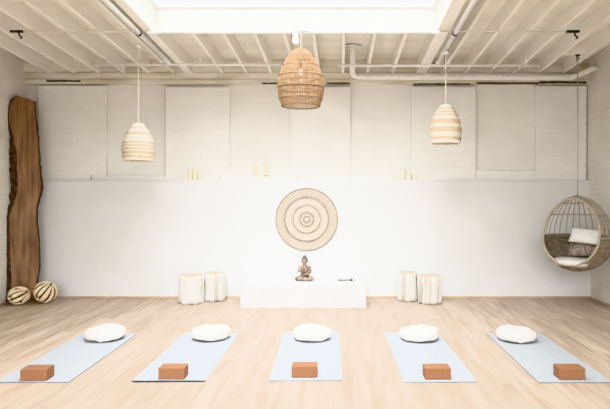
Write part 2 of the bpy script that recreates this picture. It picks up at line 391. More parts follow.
# spotlight hung below the rod at the middle of the skylight header
sx = -.50
sp = empty('spotlight', (sx, 7.12, zj(7.12) - .02)); tag(sp, 'small white spotlight with stacked round heads below the skylight edge', 'spotlight')
MB().box(-.10, .12, -.03, .03, -.02, .018).build('mounting_box', M['white_metal'], sp, bevel=.005)
MB().lathe([(.012, -.02), (.03, -.03), (.036, -.06), (.03, -.085), (.014, -.093)][::-1], 16, (-.045, 0, 0)).build('upper_head', M['white_metal'], sp, True)
MB().lathe([(.014, -.092), (.034, -.10), (.04, -.135), (.036, -.165), (.02, -.178)][::-1], 16, (-.045, 0, 0)).build('lower_head', M['porcelain'], sp, True)
# big white waste pipe from the roof flange along the back wall
rp = .043
root = empty('waste_pipe', (.25, 8.92, 3.44)); tag(root, 'thick white pipe dropping from the roof and running along the back wall to the right', 'pipe')
o = Vector((.25, 8.92, 3.44)); P = lambda x, y, z: Vector((x, y, z)) - o
xv = (352.5 - 340) * 8.5 / 580
path = [(xv, 8.48, zd(8.48) - .01), (xv, 8.49, 3.70), (xv + .005, 8.78, 3.50), (xv + .02, 8.87, 3.45), (xv + .08, 8.92, 3.44), (1.0, 8.94, 3.437), (2.3, 8.96, 3.437), (3.50, 8.98, 3.437), (3.60, 8.975, 3.445), (3.68, 8.95, 3.475), (3.84, 8.90, 3.54), (3.925, 8.87, 3.572)]
MB().tube([P(*p) for p in path], rp, 14).build('pipe', M['white_metal'], root, True)
MB().lathe([(.05, -.05), (.075, -.048), (.078, -.02), (.125, -.016), (.125, .0)], 20, P(xv, 8.48, zd(8.48) - .008)).build('roof_flange', M['white_metal'], root)
MB().tube([P(3.48, 8.98, 3.437), P(3.52, 8.98, 3.437)], rp + .007, 14).build('coupling', M['white_metal'], root, True)

# ================================================================== PENDANT LAMPS
def prof_at(prof, t):
    n = len(prof) - 1; x = min(max(t, 0), .9999) * n; i = int(x); u = x - i
    p0, p1, p2, p3 = prof[max(i - 1, 0)], prof[i], prof[i + 1], prof[min(i + 2, n)]
    def cr(a, b, c_, d): return .5 * (2 * b + (c_ - a) * u + (2 * a - 5 * b + 4 * c_ - d) * u * u + (3 * b - a - 3 * c_ + d) * u ** 3)
    return cr(p0[0], p1[0], p2[0], p3[0]), cr(p0[1], p1[1], p2[1], p3[1])
# centre lamp: open weave
PX, PY, ZT, ZB = -.405, 6.0, 3.125, 2.542
pl = empty('pendant_lamp', (PX, PY, ZB)); tag(pl, 'largest pendant lamp, tan open-weave rattan beehive shade, hanging below the skylight', 'pendant lamp')
H = ZT - ZB
prof = [(.196, 0), (.226, .09), (.237, .18), (.231, .28), (.203, .37), (.155, .47), (.103, .54), (.056, H)]
mb = MB(); NV = 88; NR = 54
for j in range(NV):
    pts = []; a0 = 2 * PI * j / NV
    for i in range(25):
        r, z = prof_at(prof, i / 24); a = a0 + .012 * math.sin(i * 1.7 + j)
        pts.append((r * math.cos(a), r * math.sin(a), z))
    mb.tube(pts, .0022, 4, mi=0 if R.random() < .75 else 1, cap=False)
for i in range(NR):
    r, z = prof_at(prof, (i + .5) / NR)
    mb.tube([((r + .0015 * math.sin(17 * a)) * math.cos(a), (r + .0015 * math.sin(17 * a)) * math.sin(a), z) for a in [2 * PI * q / 56 for q in range(56)]], .0024, 4, True, mi=0 if R.random() < .7 else 1)
shade = mb.build('lamp_shade', [M['rattan'], M['rattan_d']], pl)
for t in (0.0, .12, .30, .47, .63, .79, 1.0):
    r, z = prof_at(prof, t); MB().ring(r + .001, .0062, z, n=64).build('hoop', M['rattan_d'], shade, True)
zc_ = zd(6.0) + .085 - ZB
MB().tube([(0, 0, .46), (0, 0, zc_)], .0035, 6).build('cord', M['dcord'], pl)
MB().lathe([(.018, .40), (.022, .41), (.022, .46), (.01, .475)], 14).build('bulb_socket', M['black_metal'], pl, True)
MB().lathe([(.014, .405), (.02, .38), (.045, .33), (.05, .30), (.042, .262), (.02, .243), (.004, .24)][::-1], 16).build('bulb', M['bulb'], pl, True)
# side lamps: thick coils of straw
def coil_lamp(x, y, zt, zb, ztop, label, seed, lean):
    rr = random.Random(seed)
    t = empty('pendant_lamp', (x, y, zb)); tag(t, label, 'pendant lamp')
    H = zt - zb
    prof = [(.180, 0), (.192, H * .13), (.199, H * .30), (.191, H * .48), (.163, H * .66), (.117, H * .84), (.070, H * .96), (.036, H)]
    mb = MB(); n = 30; phase = [rr.uniform(0, 6.28) for _ in range(3)]
    for i in range(n):
        r, z = prof_at(prof, (i + .5) / n)
        p = .6 if i < 11 else (.42 if i < 20 else .2)
        mi = 1 if rr.random() < p else 0
        k = (1 - i / n)
        pts = []
        for q in range(56):
            a = 2 * PI * q / 56
            w = .002 * math.sin(3 * a + phase[0] + i) + .0015 * math.sin(11 * a + i * 2)
            pts.append(((r + w) * math.cos(a), (r + w) * math.sin(a), z + lean * r * math.sin(a + phase[1]) * k + .0015 * math.sin(7 * a + i)))
        mb.tube(pts, .0115, 6, True, mi)
    sh = mb.build('lamp_shade', [M['straw1'], M['straw2']], t, True)
    for u in (0.0, 1.0):
        r, z = prof_at(prof, u); MB().ring(r, .009, z, n=48).build('hoop', M['straw2'] if u < .5 else M['straw1'], sh, True)
    MB().tube([(0, 0, H - .12), (0, 0, ztop - zb)], .0065, 8).build('cord', M['cord'], t)
    MB().lathe([(.02, H - .2), (.024, H - .19), (.024, H - .12), (.01, H - .1)], 14).build('bulb_socket', M['white_metal'], t, True)
    MB().lathe([(.012, H - .20), (.04, H - .26), (.045, H - .29), (.03, H - .325), (.006, H - .335)][::-1], 14).build('bulb', M['bulb'], t, True)
    MB().lathe([(.035, -.035), (.04, -.02), (.04, 0.0)], 14, (0, 0, ztop - zb)).build('ceiling_cup', M['white_metal'], t, True)
yl = 7.75
coil_lamp((138.3 - 340) * yl / 580, yl, 2.568, 2.082, zj(yl) - .001, 'pale woven straw pendant lamp hanging lower, left of the skylight', 3, .02)
coil_lamp(1.415, yl, 2.818, 2.312, zj(yl) - .0905, 'pale woven straw pendant lamp hanging from the white pipe right of the skylight', 5, .05)

# ================================================================== LEDGE: candles and iron pegs
def candle(px, py_top, py_bot, zb, w, label, group=None, y=None):
    y = y or YU - .052; s = 580 / y
    h = (py_bot - py_top) / s; r = w / s / 2; x = (px - 340) / s
    t = empty('candle', (x, y, zb)); tag(t, label, 'candle', group)
    MB().lathe([(r * .96, 0), (r, .006), (r, h - .008), (r * .9, h - .001), (r * .45, h - .006)], 18).build('wax', M['wax'], t, True)
    MB().tube([(0, 0, h - .008), (.001, 0, h + .008), (.004, 0, h + .014)], .002, 5).build('wick', M['wick'], t)
for px, top, w, lab in [(185.7, 174, 4.2, 'short ivory candle at the left end of the left ledge group'), (190.2, 170.5, 4.4, 'ivory candle second from the left in the left ledge group'), (195, 169, 4.6, 'tallest ivory candle of the left ledge group'), (199.8, 172.5, 4.2, 'ivory candle at the right end of the left ledge group')]:
    candle(px, top, 181, LEDGE, w, lab, 'candles on the ledge, left group')
for px, top, w, lab in [(255, 165.5, 4.2, 'left of the two ivory candles on the window bay sill'), (266.4, 164.5, 5.4, 'right, wider of the two ivory candles on the window bay sill')]:
    candle(px, top, 176, LEDGE + .001 + (.0775), w, lab, 'candles on the bay sill', y=YU + .022 - .018)
for px, top, w, lab in [(395.2, 177, 4.4, 'low ivory candle at the left end of the right ledge group'), (402.6, 169, 5, 'tallest ivory candle of the right ledge group'), (409, 172, 4.6, 'mid-height ivory candle of the right ledge group'), (414.8, 176.5, 4.2, 'low ivory candle at the right end of the right ledge group')]:
    candle(px, top, 181, LEDGE, w, lab, 'candles on the ledge, right group')
for px, side in [(91.5, 'below the leftmost brick pier'), (219.8, 'right of the left candle group'), (298, 'above the round wall hanging')]:
    x = (px - 340) / 63.2
    t = empty('wall_peg', (x, YU - .03, LEDGE)); tag(t, 'tiny dark iron peg on the ledge ' + side, 'peg', 'iron pegs on the ledge')
    MB().tube([(0, 0, 0.0), (0, 0, .055), (.004, -.012, .075)], .008, 6).build('shank', M['grey_rod'], t, True)
    MB().lathe([(.016, 0), (.016, .006), (.006, .01)], 10).build('foot', M['grey_rod'], t)

# ================================================================== ROUND WALL HANGING
wc = ((306.7 - 340) * 9.08 / 580, 9.085, CAM_Z - (219.3 - 194) * 9.08 / 580)
wh = empty('wall_hanging', wc); tag(wh, 'large round woven straw wall hanging of concentric rings on the back wall', 'wall hanging')
k = 9.08 / 580
def annulus(r0, r1, n, wd, y0=-.008, th=.006, gapf=.75):
    mb = MB()
    for i in range(n):
        a = 2 * PI * (i + R.uniform(-.15, .15)) / n
        ca, sa = math.cos(a), math.sin(a); h0 = wd * (r0 / r1 if gapf > .9 else 1) / 2; h1 = wd / 2
        yy = y0 + R.uniform(-.002, .002)
        v = []
        for y in (yy, yy + th):
            for r, h in ((r0, -h0), (r1, -h1), (r1, h1), (r0, h0)):
                v.append((r * ca - h * sa, y, r * sa + h * ca))
        mb.hexa([v[0], v[1], v[2], v[3], v[4], v[5], v[6], v[7]])
    return mb
disc = MB()
disc.tube([(0, .006, 0), (0, .0005, 0)], .1 * 0 + 30.2 * k, 72)
disc.build('backing', M['wh2'], wh)
annulus(22 * k, 30.4 * k, 120, .021, gapf=1).build('outer_band', M['wh1'], wh)
annulus(14.2 * k, 21.2 * k, 84, .016).build('middle_band', M['wh2'], wh)
annulus(7.4 * k, 13.3 * k, 56, .014).build('inner_band', M['wh2'], wh)
annulus(3.2 * k, 6.2 * k, 18, .016).build('rosette', M['wh1'], wh)
MB().ring(30.8 * k, .0105, -.008, n=96, axis='y').build('rim', M['wh3'], wh, True)
for r, t in ((21.6, .0125), (13.7, .0115), (6.8, .012), (2.9, .011)):
    MB().ring(r * k, t, -.01, n=72, axis='y').build('ring', M['wh3'], wh, True)
for r, n in ((23.3, 84), (15.3, 56), (8.3, 30)):
    mb = MB()
    for i in range(n):
        a = 2 * PI * i / n; mb.ellipsoid((r * k * math.cos(a), -.011, r * k * math.sin(a)), (.0085, .006, .0085), 6, 4)
    mb.build('bead_row', M['wh3'], wh, True)

# ================================================================== PLINTH AND WHAT STANDS ON IT
px0, px1, py0, py1, ph = -1.428, .374, 8.31, YB - .016, .338
pb = MB().box(0, px1 - px0, 0, py1 - py0, 0, ph).build('plinth', M['plinth'], bevel=.012); pb.location = (px0, py0, 0)
tag(pb, 'long low white limewashed plinth against the back wall', 'plinth')

# seated stone figure: one continuous remeshed body
def statue():
    t = empty('stone_statue', (-.528, 8.66, ph)); tag(t, 'small tan stone statue of a seated meditating figure on the plinth', 'statue')
    b = MB()
    def limb(pts, rs):
        for (p, r), (q, s) in zip(zip(pts, rs), list(zip(pts, rs))[1:]):
            p, q = Vector(p), Vector(q); n = 6
            for i in range(n + 1):
                u = i / n; rad = r + (s - r) * u; b.ellipsoid(p.lerp(q, u), (rad, rad, rad), 12, 8)
    # crossed legs: thighs go out to the knees, shins fold back across
    for s in (-1, 1):
        limb([(s * .035, .03, .045), (s * .085, -.02, .040), (s * .108, -.045, .036)], [.044, .04, .034])
        limb([(s * .108, -.045, .034), (s * .05, -.078, .034), (-s * .035, -.085, .034 + (.012 if s > 0 else 0))], [.033, .027, .02])
        limb([(-s * .035, -.085, .034 + (.012 if s > 0 else 0)), (-s * .062, -.075, .045 + (.01 if s > 0 else 0))], [.019, .013])   # foot
    b.ellipsoid((0, .0, .03), (.125, .075, .03), 20, 10)
    # trunk
    b.ellipsoid((0, .02, .075), (.066, .052, .05)); b.ellipsoid((0, .018, .125), (.058, .044, .06)); b.ellipsoid((0, .014, .175), (.072, .048, .054))
    b.ellipsoid((0, .018, .205), (.06, .036, .028)); limb([(0, .015, .21), (0, .006, .258)], [.036, .034])
    for s in (-1, 1): b.ellipsoid((s * .06, .018, .2), (.028, .028, .026))
    # left arm rests in the lap, right arm is raised to the chest
    limb([(.07, .018, .198), (.09, .01, .135)], [.027, .022]); limb([(.09, .01, .135), (.055, -.045, .105), (.015, -.066, .098)], [.022, .018, .013])
    limb([(-.07, .018, .198), (-.088, .0, .14)], [.027, .022]); limb([(-.088, .0, .14), (-.055, -.05, .155), (-.028, -.062, .178)], [.022, .018, .012])
    # hands: palms, four fingers and a thumb each
    b.ellipsoid((.0, -.07, .097), (.02, .014, .009)); b.ellipsoid((-.02, -.064, .186), (.013, .009, .017))
    for i in range(4):
        limb([(-.012, -.062 - .006 * i, .099), (-.034 + .003 * abs(i - 1.3), -.066 - .006 * i, .1), (-.043 + .003 * abs(i - 1.3), -.07 - .005 * i, .097)], [.0042, .004, .0032])
        limb([(-.030 + .0072 * i, -.066, .197), (-.030 + .0074 * i, -.068, .214 - .002 * abs(i - 1.4)), (-.029 + .0074 * i, -.073, .223 - .003 * abs(i - 1.4))], [.0042, .004, .0032])
    limb([(.006, -.08, .1), (-.006, -.088, .108)], [.0048, .004]); limb([(-.008, -.066, .186), (.0, -.074, .2)], [.0048, .004])
    # sash across the chest and lap folds
    limb([(.058, -.012, .2), (.02, -.036, .16), (-.03, -.03, .12), (-.06, -.008, .105)], [.009, .009, .009, .008])
    limb([(-.05, -.08, .022), (0, -.092, .018), (.05, -.08, .022)], [.012, .012, .012])
    # head, face, long ears
    b.ellipsoid((0, .002, .298), (.044, .046, .05)); b.ellipsoid((0, -.006, .272), (.035, .036, .028))
    b.ellipsoid((0, -.047, .292), (.007, .010, .014)); b.ellipsoid((0, -.042, .271), (.013, .006, .0038)); b.ellipsoid((0, -.040, .2645), (.010, .006, .0038)); b.ellipsoid((0, -.036, .252), (.012, .009, .008))
    for s in (-1, 1):
        b.ellipsoid((s * .018, -.038, .301), (.0095, .007, .0045)); b.ellipsoid((s * .018, -.041, .311), (.013, .005, .0034)); b.ellipsoid((s * .045, .006, .284), (.006, .010, .025))
    o = b.build('body', M['stone'], t)
    md = o.modifiers.new('r', 'REMESH'); md.mode = 'VOXEL'; md.voxel_size = .0034; md.use_smooth_shade = True
    sm = o.modifiers.new('s', 'SMOOTH'); sm.factor = .5; sm.iterations = 2
    dg = bpy.context.evaluated_depsgraph_get(); me = bpy.data.meshes.new_from_object(o.evaluated_get(dg)); o.modifiers.clear(); o.data = me
    h = MB()
    for i in range(170):     # tight curls over the skull and the top knot
        u = (i + .5) / 170; th = math.acos(1 - u * 1.05); ph_ = i * 2.39996
        p = Vector((.0465 * math.sin(th) * math.cos(ph_), .003 + .0485 * math.sin(th) * math.sin(ph_), .302 + .050 * math.cos(th)))
        if p.y < -.012 and p.z < .325: continue
        h.ellipsoid(p, (.0062, .0062, .0062), 6, 4)
    for i in range(60):
        u = (i + .5) / 60; th = math.acos(1 - u * 1.2); ph_ = i * 2.39996
        h.ellipsoid((.026 * math.sin(th) * math.cos(ph_), .006 + .026 * math.sin(th) * math.sin(ph_), .352 + .026 * math.cos(th)), (.0058,) * 3, 6, 4)
    h.ellipsoid((0, .006, .352), (.025, .025, .026)); h.ellipsoid((0, .007, .308), (.044, .045, .047))
    h.build('hair', M['stone_d'], t, True)
statue()

# white bowl and its striker
bw = empty('singing_bowl', (.085, 8.80, ph)); tag(bw, 'rounded frosted white bowl at the right end of the plinth', 'bowl')
MB().lathe([(.05, 0), (.085, .006), (.115, .03), (.126, .062), (.122, .092), (.108, .118), (.100, .118), (.113, .09), (.116, .062), (.104, .034), (.07, .016), (.001, .014)], 36, cap1=False).build('shell', M['porcelain'], bw, True)
sk_ = empty('striker', (.11, 8.60, ph + .0185), 0.06); tag(sk_, 'dark slim striker lying on the plinth in front of the white bowl', 'striker')
MB().tube([(-.15, 0, -.006), (-.10, 0, -.002), (.02, 0, 0), (.07, 0, 0)], [.008, .010, .011, .012], 10).build('handle', M['mallet'], sk_, True)
MB().tube([(.042, 0, 0), (.048, 0, 0), (.072, 0, 0), (.078, 0, 0)], [.012, .017, .0165, .012], 12).build('collar', M['black_metal'], sk_, True)
MB().tube([(.078, 0, 0), (.09, 0, 0), (.13, 0, 0), (.14, 0, 0)], [.008, .0145, .0145, .009], 12).build('head', M['suede'], sk_, True)

# ================================================================== STICK STOOLS
def stool(x, y, r, h, label, seed):
    rr = random.Random(seed)
    t = empty('stick_stool', (x, y, 0)); tag(t, label, 'stool')
    mb = MB(); n = 34; i = 0; a = 0
    while a < 2 * PI - .06:
        w = rr.uniform(.011, .023); da = 1.92 * w / r
        am = a + da / 2; rad = r - w + rr.uniform(-.006, .004); hh = h * rr.uniform(.955, 1.0); b0 = rr.uniform(0, .012)
        pts = []; k1, k2 = rr.uniform(0, 6), rr.uniform(0, 6)
        for q in range(9):
            u = q / 8; d = .006 * math.sin(u * 5 + k1); e = .05 * w / r * math.sin(u * 4 + k2)
            pts.append(((rad + d) * math.cos(am + e), (rad + d) * math.sin(am + e), b0 + (hh - b0) * u))
        mb.tube(pts, [w * (1.06 - .1 * q / 8 + rr.uniform(-.08, .08)) for q in range(9)], 7, mi=1 if rr.random() < .36 else 0)
        a += da
    mb.lathe([(r - .035, .01), (r - .035, h - .03)], 24, mi=1)
    mb.build('stick_drum', [M['stick'], M['stick2']], t, True)
    mb = MB(); rr2 = r - .016
    mb.lathe([(rr2 - .006, h - .04), (rr2, h - .034), (rr2, h - .006), (rr2 - .006, h)], 30)
    mb.build('stool_top', M['stooltop'], t, True)
def stx(px, y): return (px - 340) * y / 580
stool(stx(191.5, 8.69), 8.69, .184, .425, 'white stick stool, left and nearer one of the pair left of the plinth', 1)
stool(stx(214.6, 8.905), 8.905, .163, .425, 'white stick stool, right and farther one of the pair left of the plinth', 2)
stool(stx(407.8, 8.90), 8.90, .160, .435, 'white stick stool, left and farther one of the pair right of the plinth', 3)
stool(stx(429.5, 8.68), 8.68, .178, .42, 'white stick stool, right and nearer one of the pair right of the plinth', 4)

# ================================================================== LIVE-EDGE SLAB AND ROOT BALLS
def slab():
    # outline (x, z) in the slab's own plane, measured from its foot; left edge upward, then right edge downward
    L = [(10, 300), (11, 280), (10.5, 262), (9.5, 248), (8.5, 230), (9, 216), (11, 208), (14.5, 199), (16.5, 190), (17, 180), (16, 168), (16.5, 158), (15.5, 148), (13, 138), (11.5, 130), (9, 121), (8, 112), (9.5, 103), (13, 97.5), (16.5, 93.5)]
    Rr = [(25, 96), (34, 99.5), (34.8, 110), (36.2, 122), (38, 136), (38.6, 150), (39.4, 162), (40.4, 174), (40.6, 186), (39.5, 195), (37, 204), (36.6, 215), (37.5, 228), (38.6, 243), (39.4, 258), (39, 268), (37, 280), (38, 300)]
    ca = math.radians(25); s = 8.75 / 580; x0 = 24; z0 = 302
    rr = random.Random(3)
    def dens(pl):
        out = []
        for a, b in zip(pl, pl[1:]):
            for q in range(3): u = q / 3; out.append(((a[0] + (b[0] - a[0]) * u + rr.uniform(-.35, .35)), a[1] + (b[1] - a[1]) * u))
        out.append(pl[-1]); return out
    Ld, Rd = dens(L), dens(Rr)
    X0, Y0_ = (x0 - 340) * 8.75 / 580, 8.75
    def cv(p):
        k_ = (p[0] - 340) / 580; u = (k_ * Y0_ - X0) / (math.cos(ca) - k_ * math.sin(ca))
        return Vector((u, 0, CAM_Z - (p[1] - 194) / 580 * (Y0_ + u * math.sin(ca)) * 1.0))
    th = .065
    root = empty('wood_slab', ((x0 - 340) * 8.75 / 580, 8.75, .002)); tag(root, 'tall live-edge walnut slab leaning in the left corner', 'wood slab')
    ol = [cv(p) for p in Ld + Rd]
    mn = min(p.z for p in ol)
    for p in ol: p.z -= mn
    bm = bmesh.new()
    fr = [bm.verts.new((p.x, 0, p.z)) for p in ol]; f = bm.faces.new(fr)
    r = bmesh.ops.extrude_face_region(bm, geom=[f]); 
    for v in r['geom']:
        if isinstance(v, bmesh.types.BMVert): v.co.y += th
    bmesh.ops.triangulate(bm, faces=[q for q in bm.faces if len(q.verts) > 4]); bmesh.ops.recalc_face_normals(bm, faces=bm.faces)
    me = bpy.data.meshes.new('board'); bm.to_mesh(me); bm.free(); me.materials.append(M['slab'])
    o = bpy.data.objects.new('board', me); COL.objects.link(o); o.parent = root
    # bark along both edges
    def bark(pl, sgn, w, w2=None):
        mb = MB(); n = len(pl)
        for i, p in enumerate(pl):
            q = cv(p); q.z -= mn
            e = w(i / (n - 1)) * (1 + .6 * noise.noise((q.z * 9, sgn * 5, 0)))
            f_ = .008 * noise.noise((q.z * 14, sgn, 3))
            mb.v += [(q.x - sgn * .006, -.004, q.z), (q.x + sgn * (e * .5 + f_), .006 + f_ * .4, q.z), (q.x + sgn * (e + f_), .05, q.z), (q.x + sgn * e * .7, th + .003, q.z), (q.x - sgn * .006, th + .003, q.z)]
        for i in range(n - 1):
            for k_ in range(5): mb.f.append((i * 5 + k_, i * 5 + (k_ + 1) % 5, (i + 1) * 5 + (k_ + 1) % 5, (i + 1) * 5 + k_)); mb.mi.append(0)
        mb.f += [(0, 1, 2, 3, 4), tuple((n - 1) * 5 + k_ for k_ in range(5))]; mb.mi += [0, 0]
        return mb
    bark(Ld, -1, lambda u: .035 + .07 * math.exp(-((u - .55) / .13) ** 2) + .05 * math.exp(-((u - .0) / .2) ** 2) + .03*math.exp(-((u-.35)/.1)**2)).build('bark', M['bark'], root)
    bark(Rd, 1, lambda u: .014 + .016 * math.exp(-((u - .5) / .1) ** 2)).build('bark', M['bark'], root)
    root.rotation_euler = (-math.radians(1.2), 0, ca)
slab()
def root_ball(x, y, rx, rz, label, seed, rot):
    rr = random.Random(seed)
    t = empty('root_ball', (x, y, 0)); tag(t, label, 'decorative ball')
    Rm = Matrix.Rotation(rot[2], 3, 'Z') @ Matrix.Rotation(rot[0], 3, 'X') @ Matrix.Rotation(rot[1], 3, 'Y')
    c = Vector((0, 0, rz))
    MB().ellipsoid(c, (rx * .87, rx * .87, rz * .87), 24, 14).build('core', M['rootcore'], t, True)
    mb = MB(); n = 11
    for i in range(n):
        l0 = 2 * PI * i / n + rr.uniform(-.08, .08)
        cuts = [-1.45, rr.uniform(-.5, .6), 1.45] if i % 2 else [-1.45, 1.45]
        for a, b in zip(cuts, cuts[1:]):
            a += .03; b -= .03
            hw = 2 * PI / n * rr.uniform(.29, .44); sk = rr.uniform(-.12, .12); nu, nv = 7, 7
            V = []
            for lay, rad in ((0, 1.0), (1, .84)):
                for iu in range(nu):
                    u = iu / (nu - 1); la = a + (b - a) * u
                    taper = (1 - abs(2 * u - 1) ** 3.4) ** .5 * .75 + .25
                    for iv in range(nv):
                        v = 2 * iv / (nv - 1) - 1; lo = l0 + sk * (2 * u - 1) + hw * v * taper
                        bul = 1 - .06 * v ** 4 - .04 * abs(2 * u - 1) ** 4 + .02 * noise.noise((lo * 4, la * 4, seed))
                        p = Vector((math.cos(la) * math.cos(lo), math.cos(la) * math.sin(lo), math.sin(la))) * rad * (bul if lay == 0 else 1)
                        p = Rm @ p; V.append(Vector((p.x * rx, p.y * rx, p.z * rz)) + c)
            F = []; m_ = nu * nv
            for iu in range(nu - 1):
                for iv in range(nv - 1):
                    q = (iu * nv + iv, iu * nv + iv + 1, (iu + 1) * nv + iv + 1, (iu + 1) * nv + iv); F.append(q); F.append(tuple(m_ + k_ for k_ in q)[::-1])
            bd = [iv for iv in range(nv)] + [iu * nv + nv - 1 for iu in range(1, nu)] + [(nu - 1) * nv + iv for iv in range(nv - 2, -1, -1)] + [iu * nv for iu in range(nu - 2, 0, -1)]
            for p, q in zip(bd, bd[1:] + bd[:1]): F.append((p, q, q + m_, p + m_))
            mb.add(V, F)
    o = mb.build('wood_chips', M['root'], t, True)
root_ball(-4.725, 8.54, .157, .137, 'smaller cream root-wood ball with dark slots, left, at the foot of the slab', 4, (.5, 1.0, .3))
root_ball(-4.405, 8.68, .172, .168, 'larger cream root-wood ball with dark slots, right, at the foot of the slab', 9, (-.2, .6, -.4))

# ================================================================== HANGING EGG CHAIR
def egg():
    zb, zt = .528, 1.604; Hh = zt - zb
    t = empty('hanging_egg_chair', (CHX, CHY, zb)); tag(t, 'grey-tan wicker hanging egg chair in the right corner', 'hanging chair')
    def rad(z):    # egg profile, widest below the middle
        u = min(max(z / Hh, 0), 1); s = 2 * u - 1
        return .466 * math.sqrt(max(0, 1 - s * s)) * (1 - .13 * s)
    ang = math.radians(45); n = Vector((-math.sin(ang) * .985, -math.cos(ang) * .985, .17)).normalized(); pc = Vector((0, 0, Hh * .5)); d = .235
    side = lambda p: (Vector(p) - pc).dot(n) - d
    ZS = .50
    # solid woven lower basket, opened by the tilted front plane
    bm = bmesh.new(); nz_, na = 34, 84; rows = []
    for i in range(nz_ + 1):
        z = ZS * (i / nz_) ** 1.35; r = max(rad(z), .0)
        if i == 0: r = .02; z = .001
        wv = .0035
        rows.append([bm.verts.new(((r + wv * (1 if (j + i) % 2 else -1)) * math.cos(2 * PI * j / na), (r + wv * (1 if (j + i) % 2 else -1)) * math.sin(2 * PI * j / na), z)) for j in range(na)])
    for a, b in zip(rows, rows[1:]):
        for j in range(na): bm.faces.new((a[j], a[(j + 1) % na], b[(j + 1) % na], b[j]))
    bm.faces.new(rows[0][::-1])
    bmesh.ops.bisect_plane(bm, geom=bm.verts[:] + bm.edges[:] + bm.faces[:], plane_co=pc + n * d, plane_no=n, clear_outer=True)
    bmesh.ops.recalc_face_normals(bm, faces=bm.faces)
    me = bpy.data.meshes.new('basket'); bm.to_mesh(me); bm.free(); me.materials.append(M['egg'])
    o = bpy.data.objects.new('basket', me); COL.objects.link(o); o.parent = t
    md = o.modifiers.new('s', 'SOLIDIFY'); md.thickness = .018; md.offset = -1
    # rim of the opening
    e1 = Vector((-n.y, n.x, 0)).normalized(); e2 = n.cross(e1)
    if e2.z < 0: e2 = -e2
    rim = []
    for q in range(72):
        a = 2 * PI * q / 72; dr = e1 * math.cos(a) + e2 * math.sin(a); lo, hi = 0, .9
        for _ in range(30):
            m_ = (lo + hi) / 2; p = pc + n * d + dr * m_
            ins = 0 <= p.z <= Hh and math.hypot(p.x, p.y) < rad(p.z)
            lo, hi = (m_, hi) if ins else (lo, m_)
        rim.append(pc + n * d + dr * lo)
    MB().tube(rim, .017, 10, True).build('rim', M['egg_rim'], t, True)
    # open ribs of the hood
    for j in range(30):
        a = 2 * PI * j / 30 + .07; pts = []
        for i in range(25):
            z = ZS - .01 + (Hh - ZS + .01 - .004) * i / 24; p = (rad(z) * math.cos(a), rad(z) * math.sin(a), z)
            if side(p) < 0: pts.append(p)
            elif pts: break
        if side((rad(ZS) * math.cos(a), rad(ZS) * math.sin(a), ZS)) > 0:
            pts = []
            for i in range(60):
                z = ZS - .01 + (Hh - ZS + .006) * i / 59; p = (rad(z) * math.cos(a), rad(z) * math.sin(a), z)
                if side(p) < .004: pts.append(p)
        if len(pts) > 2: MB().tube(pts, .0075, 6).build('rib', M['egg_rim'], t, True)
    # hoops
    for z, r in ((ZS, .012), (.80, .009), (.97, .009)):
        pts = [(rad(z) * math.cos(a), rad(z) * math.sin(a), z) for a in [2 * PI * q / 90 + ang * 0 for q in range(90)]]
        ok = [side(p) < 0 for p in pts]
        if all(ok): MB().tube(pts, r, 6, True).build('hoop', M['egg_rim'], t, True)
        else:
            s = next(q for q in range(90) if ok[q] and not ok[q - 1]); run = []
            for q in range(90):
                if ok[(s + q) % 90]: run.append(pts[(s + q) % 90])
                else: break
            MB().tube(run, r, 6).build('hoop', M['egg_rim'], t, True)
    MB().lathe([(.05, Hh - .03), (.055, Hh - .015), (.04, Hh + .004), (.012, Hh + .02)], 16).build('crown', M['egg_rim'], t, True)
    ztop = zj(CHY) + .03 - zb
    rp_ = MB().tube([(0, 0, Hh + .015), (0, 0, ztop - .07)], .0095, 8).build('suspension_rope', M['grey_rod'], t, True)
    hk = MB(); hk.lathe([(.03, -.014), (.034, -.007), (.034, 0)], 14, (0, 0, ztop - .001)); hk.tube([(0, 0, ztop - .012), (0, 0, ztop - .035)], .008, 8)
    hk.ring(.02, .006, 0, (0, 0, ztop - .055), 20, 6, axis='y'); hk.build('hook', M['black_metal'], t, True)
    return t, rad, n, zb
chair, erad, en, ezb = egg()
ang = math.radians(45)
def pillow(name, w, h, th, mat, loc, rot, label, cat, seed, amp=.006, fur=False, pinch=.16):
    mb = MB(); nu, nv = 28, 22
    idx = {}
    for side_ in (0, 1):
        for i in range(nu + 1):
            for j in range(nv + 1):
                if side_ and (i in (0, nu) or j in (0, nv)): idx[side_, i, j] = idx[0, i, j]; continue
                u, v = 2 * i / nu - 1, 2 * j / nv - 1
                e = max(0, (1 - abs(u) ** 2.6)) * max(0, (1 - abs(v) ** 2.6)); t_ = th / 2 * e ** .5
                x = u * w / 2 * (1 - pinch * .5 * (1 - v * v) * abs(u) ** 3 * .6); y = v * h / 2 * (1 - pinch * .5 * (1 - u * u) * abs(v) ** 3 * .6)
                nn = amp * noise.noise((x * 12 + seed, y * 12, side_ * 3)) + (amp * 1.2 * noise.noise((x * 55, y * 55, seed)) if fur else 0)
                idx[side_, i, j] = len(mb.v); mb.v.append((x, y, (t_ + nn * e) * (1 if side_ else -1)))
    for side_ in (0, 1):
        for i in range(nu):
            for j in range(nv):
                q = [idx[side_, i, j], idx[side_, i + 1, j], idx[side_, i + 1, j + 1], idx[side_, i, j + 1]]
                mb.f.append(tuple(q if side_ else q[::-1])); mb.mi.append(0)
    o = mb.build(name, mat, None, True); o.location = loc; o.rotation_euler = rot
    return tag(o, label, cat)
rz = -ang
